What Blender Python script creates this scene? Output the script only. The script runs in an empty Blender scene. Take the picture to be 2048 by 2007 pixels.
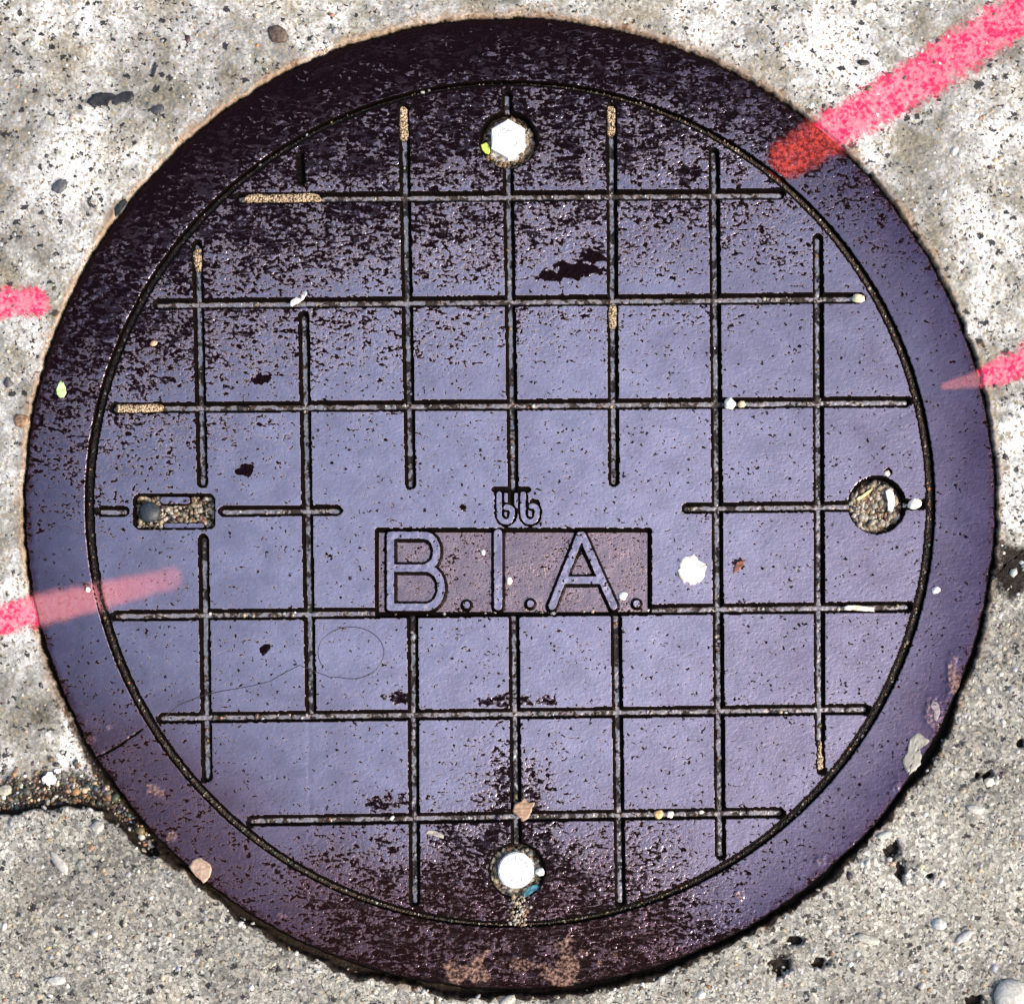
import bpy, bmesh, math, random
import numpy as np

# ---------------------------------------------------------------- camera, sky, sun, exposure
random.seed(7)
RNG = np.random.default_rng(7)
S = 0.00036                      # metres per unit of the layout (1 unit = 0.36 mm)
SC = bpy.context.scene
COL = SC.collection
CAM_H = 1.30                     # lens height over the cover
NADIR = 1640.0                   # layout row straight under the lens (the photographer stands at the foot side)
FRAME_W = 2048 * S

cam_data = bpy.data.cameras.new('camera')
cam = bpy.data.objects.new('camera', cam_data)
COL.objects.link(cam)
cam.location = (0.0, (1003.5 - NADIR) * S, CAM_H)
cam.rotation_euler = (0, 0, 0)
cam_data.sensor_width = 36.0
cam_data.lens = 36.0 * CAM_H / FRAME_W
cam_data.shift_y = (NADIR - 1003.5) * S / FRAME_W
cam_data.clip_start = 0.01
cam_data.clip_end = 100.0
SC.camera = cam

SUN_EL, SUN_AZ = math.radians(40), math.radians(118)      # azimuth from +Y towards +X
world = bpy.data.worlds.new('World')
SC.world = world
world.use_nodes = True
wn = world.node_tree
sky = wn.nodes.new('ShaderNodeTexSky')
sky.sky_type = 'NISHITA'
sky.sun_disc = False
sky.sun_elevation = SUN_EL
sky.sun_rotation = SUN_AZ
sky.air_density = 1.0
sky.dust_density = 5.0
sky.ozone_density = 1.2
wn.links.new(sky.outputs[0], wn.nodes['Background'].inputs[0])
wn.nodes['Background'].inputs[1].default_value = 0.12

sun_data = bpy.data.lights.new('sun', 'SUN')
sun_data.energy = 1.5
sun_data.angle = math.radians(14)
sun_data.color = (1.0, 0.93, 0.82)
sun = bpy.data.objects.new('sun', sun_data)
COL.objects.link(sun)
sun.rotation_euler = (math.pi / 2 - SUN_EL, 0, math.pi - SUN_AZ)
sun.location = (1, 1, 2)

SC.view_settings.view_transform = 'Standard'
SC.view_settings.look = 'None'
SC.view_settings.gamma = 1.0
SC.view_settings.exposure = 1.05
SC.view_settings.use_curve_mapping = False
SC.cycles.max_bounces = 5
SC.cycles.diffuse_bounces = 2
SC.cycles.glossy_bounces = 3
SC.cycles.transparent_max_bounces = 6

# ---------------------------------------------------------------- numeric helpers
def X(x): return (np.asarray(x, float) - 1024.0) * S
def Y(y): return (1003.5 - np.asarray(y, float)) * S

def sstep(a, b, v):
    t = np.clip((v - a) / (b - a), 0, 1)
    return t * t * (3 - 2 * t)

def _hash(ix, iy, seed):
    h = (ix.astype(np.int64) * 374761393 + iy.astype(np.int64) * 668265263 + seed * 974634777) & 0xFFFFFFFF
    h = ((h ^ (h >> 13)) * 1274126177) & 0xFFFFFFFF
    return (h ^ (h >> 16)) & 0xFFFFFFFF

def noise(x, y, scale, seed=0):
    """gradient noise in about -1..1; scale = feature size in layout units"""
    x = np.asarray(x, float) / scale; y = np.asarray(y, float) / scale
    ix = np.floor(x); iy = np.floor(y); fx = x - ix; fy = y - iy
    def g(dx, dy):
        a = _hash(ix + dx, iy + dy, seed) * (2 * np.pi / 4294967296.0)
        return np.cos(a) * (fx - dx) + np.sin(a) * (fy - dy)
    u = fx * fx * fx * (fx * (fx * 6 - 15) + 10); v = fy * fy * fy * (fy * (fy * 6 - 15) + 10)
    return 1.5 * ((g(0, 0) * (1 - u) + g(1, 0) * u) * (1 - v) + (g(0, 1) * (1 - u) + g(1, 1) * u) * v)

def fbm(x, y, scale, seed=0, octs=3):
    r = 0; a = 1; t = 0
    for i in range(octs):
        r = r + a * noise(x, y, scale / 2 ** i, seed + i * 17); t += a; a *= 0.5
    return r / t

def seg_d(x, y, a, b):
    ax, ay = a; bx, by = b
    dx, dy = bx - ax, by - ay
    t = np.clip(((x - ax) * dx + (y - ay) * dy) / max(dx * dx + dy * dy, 1e-9), 0, 1)
    return np.hypot(x - ax - t * dx, y - ay - t * dy)

def path_d(x, y, pts):
    d = np.full(np.shape(x), 1e9)
    for a, b in zip(pts[:-1], pts[1:]):
        d = np.minimum(d, seg_d(x, y, a, b))
    return d

def box_d(x, y, x0, y0, x1, y1, r=0.0):
    cx, cy = (x0 + x1) / 2, (y0 + y1) / 2
    qx = np.abs(x - cx) - (x1 - x0) / 2 + r; qy = np.abs(y - cy) - (y1 - y0) / 2 + r
    return np.hypot(np.maximum(qx, 0), np.maximum(qy, 0)) + np.minimum(np.maximum(qx, qy), 0) - r

# ---------------------------------------------------------------- object helpers
def tag(o, label=None, cat=None, group=None, kind=None):
    if label: o['label'] = label
    if cat: o['category'] = cat
    if group: o['group'] = group
    if kind: o['kind'] = kind
    return o

def empty(name, parent=None):
    o = bpy.data.objects.new(name, None); COL.objects.link(o)
    o.empty_display_size = 0.05; o.parent = parent
    return o

def raw_mesh(name, V, F, mat, parent=None, attrs=None, smooth=True, colors=None):
    """V (n,3), F (m,k) arrays -> one mesh object"""
    me = bpy.data.meshes.new(name)
    V = np.ascontiguousarray(V, np.float32); F = np.ascontiguousarray(F, np.int32)
    k = F.shape[1]
    me.vertices.add(len(V)); me.vertices.foreach_set('co', V.ravel())
    me.loops.add(F.size); me.loops.foreach_set('vertex_index', F.ravel())
    me.polygons.add(len(F)); me.polygons.foreach_set('loop_start', np.arange(0, F.size, k, dtype=np.int32))
    me.polygons.foreach_set('use_smooth', np.full(len(F), smooth))
    for n, a in (attrs or {}).items():
        at = me.attributes.new(n, 'FLOAT', 'POINT'); at.data.foreach_set('value', np.ascontiguousarray(a, np.float32))
    if colors is not None:
        at = me.attributes.new('col', 'FLOAT_COLOR', 'POINT')
        c = np.ones((len(V), 4), np.float32); c[:, :3] = colors
        at.data.foreach_set('color', c.ravel())
    me.update(calc_edges=True); me.validate()
    me.materials.append(mat)
    o = bpy.data.objects.new(name, me); COL.objects.link(o); o.parent = parent
    return o

def grid_mesh(name, gx, gy, z, keep, mat, parent=None, attrs=None):
    """height field over arrays gx, gy (2-D, layout units) with z in metres; keep = bool per vertex"""
    h, w = gx.shape
    kc = keep[:-1, :-1] & keep[1:, :-1] & keep[:-1, 1:] & keep[1:, 1:]
    idx = np.arange(h * w).reshape(h, w)
    F = np.stack([idx[:-1, :-1][kc], idx[1:, :-1][kc], idx[1:, 1:][kc], idx[:-1, 1:][kc]], 1)
    used = np.zeros(h * w, bool); used[F.ravel()] = True
    remap = np.cumsum(used) - 1
    V = np.stack([X(gx).ravel()[used], Y(gy).ravel()[used], z.ravel()[used]], 1)
    at = {n: np.broadcast_to(a, gx.shape).ravel()[used] for n, a in (attrs or {}).items()}
    return raw_mesh(name, V, remap[F], mat, parent, at)

def local_grid(x0, y0, x1, y1, step):
    return np.meshgrid(np.arange(x0, x1 + step, step), np.arange(y0, y1 + step, step))

# ---------------------------------------------------------------- material helpers
class N:
    def __init__(s, name):
        s.m = bpy.data.materials.new(name); s.m.use_nodes = True
        s.t = s.m.node_tree; s.t.nodes.clear()
        s.out = s.t.nodes.new('ShaderNodeOutputMaterial')
        s.tc = s.t.nodes.new('ShaderNodeTexCoord').outputs['Object']
    def link(s, v, sock):
        if isinstance(v, bpy.types.NodeSocket): s.t.links.new(v, sock)
        elif v is not None:
            if sock.type == 'RGBA' and len(v) == 3: v = (*v, 1)
            sock.default_value = v
    def node(s, typ, ins=None, **props):
        n = s.t.nodes.new(typ)
        for k, v in props.items(): setattr(n, k, v)
        for k, v in (ins or {}).items(): s.link(v, n.inputs[k])
        return n
    def attr(s, name): return s.node('ShaderNodeAttribute', attribute_name=name).outputs['Fac']
    def math(s, op, a, b=0.0, clamp=False):
        n = s.node('ShaderNodeMath', operation=op, use_clamp=clamp); s.link(a, n.inputs[0]); s.link(b, n.inputs[1]); return n.outputs[0]
    def add(s, a, b): return s.math('ADD', a, b)
    def mul(s, a, b): return s.math('MULTIPLY', a, b)
    def sub(s, a, b): return s.math('SUBTRACT', a, b)
    def mapr(s, v, a, b, c=0.0, d=1.0, smooth=True):
        n = s.node('ShaderNodeMapRange', interpolation_type='SMOOTHSTEP' if smooth else 'LINEAR')
        for k, q in zip(('Value', 'From Min', 'From Max', 'To Min', 'To Max'), (v, a, b, c, d)): s.link(q, n.inputs[k])
        return n.outputs[0]
    def mixc(s, f, a, b, blend='MIX'):
        n = s.node('ShaderNodeMix', data_type='RGBA', blend_type=blend)
        s.link(f, n.inputs[0]); s.link(a, n.inputs[6]); s.link(b, n.inputs[7]); return n.outputs[2]
    def mixf(s, f, a, b):
        n = s.node('ShaderNodeMix', data_type='FLOAT')
        s.link(f, n.inputs[0]); s.link(a, n.inputs[2]); s.link(b, n.inputs[3]); return n.outputs[0]
    def vec(s, scale=(1, 1, 1), rot=0.0, v=None):
        n = s.node('ShaderNodeMapping'); s.link(v or s.tc, n.inputs['Vector'])
        n.inputs['Scale'].default_value = scale; n.inputs['Rotation'].default_value = (0, 0, rot); return n.outputs[0]
    def noise(s, scale, detail=2.0, rough=0.5, dist=0.0, vec=None, out='Fac'):
        n = s.node('ShaderNodeTexNoise', {'Scale': scale, 'Detail': detail, 'Roughness': rough, 'Distortion': dist})
        s.link(vec or s.tc, n.inputs['Vector']); return n.outputs[out]
    def voro(s, scale, feature='F1', rand=1.0, vec=None):
        n = s.node('ShaderNodeTexVoronoi', {'Scale': scale, 'Randomness': rand}, feature=feature)
        s.link(vec or s.tc, n.inputs['Vector']); return n
    def bump(s, h, strength=0.4, dist=0.0004, normal=None):
        n = s.node('ShaderNodeBump', {'Strength': strength, 'Distance': dist}); s.link(h, n.inputs['Height'])
        if normal is not None: s.link(normal, n.inputs['Normal'])
        return n.outputs[0]
    def bsdf(s, **k):
        n = s.node('ShaderNodeBsdfPrincipled')
        names = {'color': 'Base Color', 'rough': 'Roughness', 'metal': 'Metallic', 'normal': 'Normal', 'spec': 'Specular IOR Level',
                 'coat': 'Coat Weight', 'coat_rough': 'Coat Roughness', 'alpha': 'Alpha'}
        for q, v in k.items(): s.link(v, n.inputs[names[q]])
        return n.outputs[0]
    def done(s, sh):
        s.t.links.new(sh, s.out.inputs['Surface']); return s.m

def iron_material(name, metal=(0.90, 0.755, 0.83), grain=1.0):
    """wet, foot-polished cast iron: shiny film where wet, dark casting skin where not and where dark reflections are painted"""
    n = N(name)
    dry_and_reflect, rust, polish_and_reflect, below, crust = (n.attr(a) for a in ('dry_and_reflect', 'rust', 'polish_and_reflect', 'below', 'crust'))
    fn = n.node('ShaderNodeTexNoise', {'Scale': 370.0 * grain, 'Detail': 2.5, 'Roughness': 0.6, 'Distortion': 0.3, 'Vector': n.tc})
    fine = fn.outputs['Fac']
    wr = n.noise(1.0, 2.0, 0.5, 1.1, vec=n.vec((150 * grain, 330 * grain, 300), math.radians(14)))
    warp = n.node('ShaderNodeVectorMath', {0: fn.outputs['Color'], 1: (0.0060, 0.0060, 0.0)}, operation='MULTIPLY').outputs[0]
    pit = n.voro(300 * grain, vec=n.node('ShaderNodeVectorMath', {0: n.tc, 1: warp}, operation='ADD').outputs[0])
    pool = n.noise(60, 2.0, 0.5, 0.6)
    mm = n.add(n.mul(fine, 0.5), n.mul(wr, 0.5))
    thr = n.add(n.add(0.388, n.mul(dry_and_reflect, 0.225)), n.mul(n.sub(pool, 0.5), n.mapr(dry_and_reflect, 0.0, 0.4, 0.12, 0.30)))
    soft = n.mapr(dry_and_reflect, 0.1, 0.8, 0.026, 0.070)
    wet = n.mapr(mm, n.sub(thr, soft), n.add(thr, soft))  # wet film, also cut back where dark reflections are painted
    # small casting pits that stay matte
    sep = n.node('ShaderNodeSeparateColor', {0: pit.outputs['Color']})
    pr = n.mapr(sep.outputs[0], 0.50, 1.0, 0.0, 0.38, smooth=False)
    pm = n.mapr(pit.outputs['Distance'], n.sub(pr, 0.07), n.add(pr, 0.02))
    wet = n.mul(wet, pm)
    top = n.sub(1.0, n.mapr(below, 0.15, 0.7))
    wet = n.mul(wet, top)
    # dim purple glints painted into the dark skin as a duller film
    dim = n.mul(n.mul(n.mapr(n.add(n.mul(wr, 0.75), n.mul(pool, 0.25)), 0.49, 0.58), top), n.mapr(dry_and_reflect, 0.95, 1.35, 1, 0))
    tint = n.mixc(rust, metal, (0.50, 0.33, 0.38))
    tint = n.mixc(n.mapr(polish_and_reflect, 0, 1, 1, 0, smooth=False), tint, n.mixc(rust, (0.165, 0.125, 0.20), (0.175, 0.092, 0.115)))
    tone = n.mapr(n.add(n.mul(fine, 0.35), n.mul(pool, 0.65)), 0.36, 0.62, 0.84, 1.06, smooth=False)
    tone = n.mul(tone, n.mapr(dry_and_reflect, 0.05, 1.0, 1.0, 0.72))  # film colour darkened along with the painted reflections
    tint = n.mixc(1.0, tint, n.node('ShaderNodeCombineColor', {0: tone, 1: tone, 2: tone}).outputs[0], 'MULTIPLY')
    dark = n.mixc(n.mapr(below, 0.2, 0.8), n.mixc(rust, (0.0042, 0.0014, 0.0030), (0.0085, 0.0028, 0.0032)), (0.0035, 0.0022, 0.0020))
    dark = n.mixc(n.mul(dim, 0.85), dark, n.mixc(rust, (0.046, 0.031, 0.044), (0.044, 0.024, 0.025)))
    col = n.mixc(wet, dark, tint)
    film = n.math('MAXIMUM', wet, n.mul(dim, 0.8))
    cr_n = n.noise(420, 4.0, 0.65)
    crust_f = n.mapr(n.mul(crust, n.add(0.30, cr_n)), 0.36, 0.78)
    crcol = n.mixc(n.mapr(cr_n, 0.38, 0.64), (0.022, 0.010, 0.009), (0.27, 0.165, 0.13))
    col = n.mixc(crust_f, col, crcol)
    wet2 = n.mul(film, n.sub(1.0, crust_f))
    hgt = mm
    nor = n.bump(hgt, n.mapr(dry_and_reflect, 0.0, 0.7, 0.26, 1.0), 0.0016)
    sh = n.bsdf(color=col, metal=n.mul(wet2, 0.96), rough=n.mapr(wet2, 0, 1, 0.5, 0.07), normal=nor,
                spec=n.mapr(wet2, 0, 1, 0.04, 0.5))
    return n.done(sh)

def concrete_material(name, light, dark, warm, grains, contrast, pores):
    n = N(name)
    rust, dirt = n.attr('rust'), n.attr('dirt')
    big = n.noise(14, 4.0, 0.6, 0.5); mid = n.noise(70, 3.0, 0.6); fine = n.noise(520, 3.0, 0.65); vf = n.noise(1400, 2.0)
    col = n.mixc(n.mapr(n.add(n.mul(big, 0.6), n.mul(mid, 0.4)), 0.38, 0.62), dark, light)
    col = n.mixc(n.mapr(n.noise(26, 3.0, vec=n.vec((1, 1, 1), 1.0)), 0.52, 0.72, 0, 0.6), col, warm)
    damp = n.mapr(n.noise(7.5, 3.0, 0.55, 0.4, vec=n.vec((1, 1, 1), 0.6)), 0.40, 0.60, 0.66, 1.08)
    col = n.mixc(1.0, col, n.node('ShaderNodeCombineColor', {0: damp, 1: damp, 2: n.mul(damp, 0.985)}).outputs[0], 'MULTIPLY')
    # sand grains
    g = n.voro(grains); gr = n.node('ShaderNodeSeparateColor', {0: g.outputs['Color']})
    gval = n.mapr(gr.outputs[0], 0, 1, 1 - contrast, 1 + contrast * 0.9, smooth=False)
    col = n.mixc(1.0, col, n.node('ShaderNodeCombineColor', {0: gval, 1: gval, 2: gval}).outputs[0], 'MULTIPLY')
    col = n.mixc(n.mapr(gr.outputs[1], 0.86, 0.9), col, warm)
    # pores between grains
    e = n.voro(grains, 'DISTANCE_TO_EDGE')
    pore = n.mapr(n.add(e.outputs['Distance'], n.mul(n.sub(fine, 0.5), 0.5)), -0.07, 0.10, 1, 0)
    col = n.mixc(n.mul(pore, 0.92 * pores), col, (0.035, 0.030, 0.026))
    # dark flecks of stone in the mix
    flecks = None
    wv = n.node('ShaderNodeVectorMath', {0: n.vec((1, 1.25, 1), 0.4), 1: n.node('ShaderNodeVectorMath', {0: n.noise(330, 2.0, 0.6, out='Color'), 1: (0.008, 0.008, 0.0)}, operation='MULTIPLY').outputs[0]}, operation='ADD').outputs[0]
    for sc, lo, r in ((150, 0.74, 0.44), (360, 0.46, 0.54), (70, 0.92, 0.30)):
        v = n.voro(sc, vec=wv); rn = n.node('ShaderNodeSeparateColor', {0: v.outputs['Color']}).outputs[2]
        rad = n.mapr(rn, lo, 1.0, 0.0, r, smooth=False)
        f = n.mapr(n.add(v.outputs['Distance'], n.mul(n.sub(fine, 0.5), 0.5)), n.sub(rad, 0.08), rad, 1, 0)
        f = n.mul(f, n.mapr(rn, lo, lo + 0.01, 0, 1))
        flecks = f if flecks is None else n.math('MAXIMUM', flecks, f)
    col = n.mixc(n.mul(flecks, 0.96), col, (0.014, 0.013, 0.014))
    # rust stain and road dirt
    col = n.mixc(n.mapr(n.mul(rust, n.add(0.4, mid)), 0.25, 0.75, 0, 0.62), col, n.mixc(fine, (0.10, 0.045, 0.02), (0.42, 0.25, 0.12)))
    col = n.mixc(n.mapr(n.mul(dirt, n.add(0.35, fine)), 0.25, 0.68, 0, 0.96), col, n.mixc(n.mapr(vf, 0.45, 0.7), (0.005, 0.004, 0.0035), (0.045, 0.028, 0.02)))
    h = n.add(n.mul(fine, 0.8), n.mul(gval, 0.5))
    nor = n.bump(n.add(h, n.mul(vf, 0.25)), 0.55, 0.0009)
    return n.done(n.bsdf(color=col, rough=n.mapr(fine, 0.3, 0.7, 0.35, 0.8), normal=nor, spec=n.mapr(dirt, 0.2, 0.8, 0.4, 0.05)))

def groove_material():
    """groove bottom: worn wet iron with black grime and silt grains"""
    n = N('groove_floor_wet_iron')
    a = n.noise(170, 3.0, 0.6, 0.6); b = n.noise(900, 2.0, 0.6); c = n.noise(60, 2.0)
    wet = n.mapr(n.add(n.mul(a, 0.65), n.mul(c, 0.35)), 0.45, 0.52)
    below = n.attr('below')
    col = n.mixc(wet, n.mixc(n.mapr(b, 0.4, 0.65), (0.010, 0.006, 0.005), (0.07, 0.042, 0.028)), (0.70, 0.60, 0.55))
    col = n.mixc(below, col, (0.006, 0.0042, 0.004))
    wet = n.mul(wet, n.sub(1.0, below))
    return n.done(n.bsdf(color=col, metal=n.mul(wet, 0.9), rough=n.mapr(wet, 0, 1, 0.5, 0.12), normal=n.bump(n.add(a, n.mul(b, 0.1)), 0.30, 0.0012)))

def sand_material(name, c1, c2, scale=700):
    n = N(name)
    v = n.voro(scale); r = n.node('ShaderNodeSeparateColor', {0: v.outputs['Color']})
    col = n.mixc(r.outputs[0], c1, c2)
    col = n.mixc(n.mapr(v.outputs['Distance'], 0.45, 0.75), col, (0.03, 0.02, 0.012))
    return n.done(n.bsdf(color=col, rough=0.6, normal=n.bump(n.mul(v.outputs['Distance'], -1.0), 0.8, 0.0012)))

def grain_material(name='mixed_stone', rough=0.5):
    n = N(name)
    c = n.node('ShaderNodeAttribute', attribute_name='col').outputs['Color']
    f = n.noise(900, 3.0); v = n.mapr(f, 0.3, 0.7, 0.72, 1.15)
    col = n.mixc(1.0, c, n.node('ShaderNodeCombineColor', {0: v, 1: v, 2: v}).outputs[0], 'MULTIPLY')
    return n.done(n.bsdf(color=col, rough=rough, normal=n.bump(f, 0.3, 0.0005), spec=0.5))

def plain_material(name, c1, c2, scale=600, rough=0.5, metal=0.0, bump=0.3, stretch=(1, 1, 1), coat=0.0):
    n = N(name)
    f = n.noise(scale, 4.0, 0.6, vec=n.vec(stretch))
    return n.done(n.bsdf(color=n.mixc(n.mapr(f, 0.3, 0.7), c1, c2), rough=rough, metal=metal, normal=n.bump(f, bump, 0.0005), coat=coat))

def paint_material():
    n = N('pink_spray_paint')
    cov, iron = n.attr('cover'), n.attr('iron')
    f = n.noise(330, 4.0, 0.65); g = n.noise(90, 3.0, 0.6); v = n.noise(1100, 2.0)
    mist = n.add(n.mul(f, 0.5), n.add(n.mul(g, 0.3), n.mul(v, 0.2)))
    a_con = n.mapr(n.add(cov, n.mul(n.sub(mist, 0.5), 3.2)), 0.20, 1.20, 0.0, 0.93)
    a_iron = n.mapr(n.add(cov, n.mul(n.sub(v, 0.5), 0.5)), 0.05, 1.0, 0.0, n.mixf(n.attr('red'), 0.38, 0.52))
    al = n.mixf(iron, a_con, a_iron)
    colc = n.mixc(n.mapr(n.add(n.mul(f, 0.6), n.mul(g, 0.4)), 0.44, 0.58), (0.92, 0.24, 0.32), (0.84, 0.012, 0.095))
    coli = n.mixc(n.mapr(f, 0.35, 0.65), (0.85, 0.34, 0.36), (0.80, 0.24, 0.27))
    coli = n.mixc(n.attr('red'), coli, n.mixc(n.mapr(f, 0.40, 0.60), (0.78, 0.085, 0.06), (0.22, 0.014, 0.012)))
    col = n.mixc(iron, colc, coli)
    sh = n.bsdf(color=col, rough=n.mixf(iron, 0.6, 0.3), normal=n.bump(f, 0.4, 0.0006), spec=0.4, alpha=al)
    return n.done(sh)

M_LID = iron_material('wet_cast_iron')
M_RING = iron_material('wet_cast_iron_frame', (0.74, 0.62, 0.70), 0.95)
M_PANEL = iron_material('name_panel_iron', (0.78, 0.54, 0.51), 1.7)
M_GROOVE = groove_material()
M_SLAB_A = concrete_material('pale_concrete', (0.74, 0.735, 0.72), (0.25, 0.237, 0.20), (0.29, 0.24, 0.16), 620, 0.28, 0.55)
M_SLAB_B = concrete_material('grey_concrete', (0.41, 0.40, 0.36), (0.27, 0.26, 0.225), (0.33, 0.295, 0.235), 400, 0.50, 1.1)
M_SAND = sand_material('packed_sand', (0.30, 0.20, 0.10), (0.62, 0.46, 0.29))
M_SILT = sand_material('dark_silt', (0.008, 0.005, 0.004), (0.085, 0.055, 0.036), 620)
M_GRAIN = grain_material()
M_PAINT = paint_material()
M_BOLT = plain_material('zinc_bolt_head', (0.60, 0.615, 0.62), (0.84, 0.85, 0.85), 160, 0.42, 0.0, 0.25)
M_BOLT_SIDE = plain_material('zinc_bolt_side', (0.42, 0.42, 0.40), (0.62, 0.62, 0.60), 400, 0.4, 0.3)
M_STAMP = plain_material('stamped_mark', (0.26, 0.27, 0.28), (0.40, 0.41, 0.42), 900, 0.6)
M_TAR = plain_material('black_tar', (0.008, 0.008, 0.009), (0.03, 0.03, 0.032), 400, 0.35)

# ---------------------------------------------------------------- cover layout
CX, CY, R_GAP, R_OUT = 1020.0, 1007.0, 841.0, 974.0
K = 2048 / 1943.0
def k(*p): return [(a * K, b * K) for a, b in p]
GROOVES = [   # (path, half width, depth m, kind)
    (k((374, 465), (384, 915)), 10.8), (k((386, 1023), (393, 1474)), 10.8),
    (k((576, 600), (590, 1350)), 10.8),
    (k((766, 207), (779, 918)), 10.8), (k((783, 1165), (787, 1708)), 10.8),
    (k((962, 182), (974, 925)), 10.6), (k((975, 1165), (980, 1600)), 10.6),
    (k((1160, 207), (1165, 913)), 10.8), (k((1169, 1160), (1177, 1708)), 10.8),
    (k((1355, 290), (1367, 1620)), 10.8), (k((1552, 453), (1556, 1400)), 10.8),
    (k((456, 376), (1480, 368)), 10.8), (k((300, 577), (1632, 565)), 10.8),
    (k((218, 774), (1719, 762)), 10.8),
    (k((193, 970), (235, 970)), 10.8), (k((424, 970), (640, 968)), 10.6), (k((1304, 964), (1620, 960)), 10.6),
    (k((222, 1168), (1722, 1151)), 10.8), (k((309, 1362), (1641, 1345)), 10.8), (k((478, 1557), (1479, 1541)), 10.8),
    (k((1715, 957), (1746, 957)), 10.6),
]
GHOSTS = [(k((570, 296), (572, 342)), 9, 0.0022), (k((573, 385), (575, 590)), 6, 0.00012), (k((586, 1350), (588, 1600)), 7, 0.00009),
          (k((1556, 1400), (1558, 1462)), 9, 0.0012), (k((983, 1690), (984, 1738)), 10, 0.0018)]
G_DEPTH = 0.0055
POCKETS = [(1016.5, 279, 58), (1034, 1740, 57), (1754, 1009.5, 58)]
SLOT = (267, 987, 430, 1058, 13)
PANEL = (750, 1056, 1303, 1229)
def q(*p): return [(730 + a / 3.293, 960 + b / 3.293) for a, b in p]
def arc(cx, cy, rx, ry, a0, a1, n=10):
    return [(cx + rx * math.cos(math.radians(a0 + (a1 - a0) * i / n)), cy + ry * math.sin(math.radians(a0 + (a1 - a0) * i / n))) for i in range(n + 1)]
EMBLEM = [q((884, 92), (884, 215), *arc(927, 222, 43, 52, 180, 0), *arc(940, 205, 30, 28, 0, -110, 6)),
          q((1040, 92), (1040, 215), *arc(1087, 222, 46, 52, 180, 0), *arc(1105, 200, 28, 30, 0, -110, 6))]
EMBLEM_REC = EMBLEM + [q((850, 62), (1075, 62)), q((958, 60), (962, 150)), q((1130, 150), (1105, 140))]

HY = [(376, 368, 456, 1480), (577, 565, 300, 1632), (774, 762, 218, 1719), (970, 960, 193, 1746), (1168, 1151, 222, 1722), (1362, 1345, 309, 1641), (1557, 1541, 478, 1479)]

def gap_half(x, y):
    th = np.arctan2(y - CY, x - CX)
    return 1.6 + 4.0 * np.abs(np.cos(th)) ** 0.9

def lid_height(x, y, want_cut=False):
    """z of the lid's top surface in metres (0 = polished face)"""
    wob = noise(x, y, 9, 3) * 1.1 + noise(x, y, 4, 4) * 0.5
    z = fbm(x, y, 160, 11, 3) * 0.00025
    def cut(d, depth, w):           # d = distance inside (positive inside)
        return -depth * sstep(0, w, d)
    c = np.zeros(np.shape(x))
    def carve(p, hw, depth, w, wk=1.0):
        xs = [a for a, b in p]; ys = [b for a, b in p]; m = hw + 4
        k_ = (x > min(xs) - m) & (x < max(xs) + m) & (y > min(ys) - m) & (y < max(ys) + m)
        if k_.any(): c[k_] = np.minimum(c[k_], cut(hw - path_d(x[k_], y[k_], p) + wob[k_] * wk, depth, w))
    for p, hw in GROOVES: carve(p, hw, G_DEPTH, 8.5)
    for p, hw, dp in GHOSTS: carve(p, hw, dp, 6.0, 1.8)
    for i_, p in enumerate(EMBLEM_REC): carve(p, 9.5 if i_ < 2 else 6.0, 0.0014, 4.0)
    for cx, cy, r in POCKETS: c = np.minimum(c, cut(r - np.hypot(x - cx, y - cy) + wob, 0.014, 9.0))
    c = np.minimum(c, cut(-box_d(x, y, *SLOT) + wob, 0.014, 8.0))
    c = np.minimum(c, cut(-box_d(x, y, *PANEL, 3) + wob, 0.0050, 6.0))
    c = np.minimum(c, cut(8 - np.hypot(x - 1776, y - 944) + wob, 0.003, 5))
    r = np.hypot(x - CX, y - CY)
    c = np.minimum(c, cut(r - (R_GAP - gap_half(x, y)) + 1.5 + wob, 0.011, 7.0))
    return (z + c, c) if want_cut else z + c

DARK_SPOTS = [(1150, 540, 62, 22), (1185, 515, 30, 18), (1105, 552, 34, 14), (525, 757, 20, 13), (490, 940, 22, 14), (303, 688, 18, 10), (530, 1297, 11, 11),
              (335, 760, 26, 8), (800, 1395, 40, 14), (1010, 1400, 60, 16), (1090, 1398, 30, 12), (770, 1605, 52, 22), (375, 555, 20, 20), (1290, 300, 50, 26),
              (1378, 345, 42, 30), (985, 330, 30, 22), (925, 1015, 10, 10), (372, 1172, 8, 8), (172, 1173, 9, 9), (1478, 1126, 14, 12), (270, 525, 32, 14), (1010, 400, 20, 12)]

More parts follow.
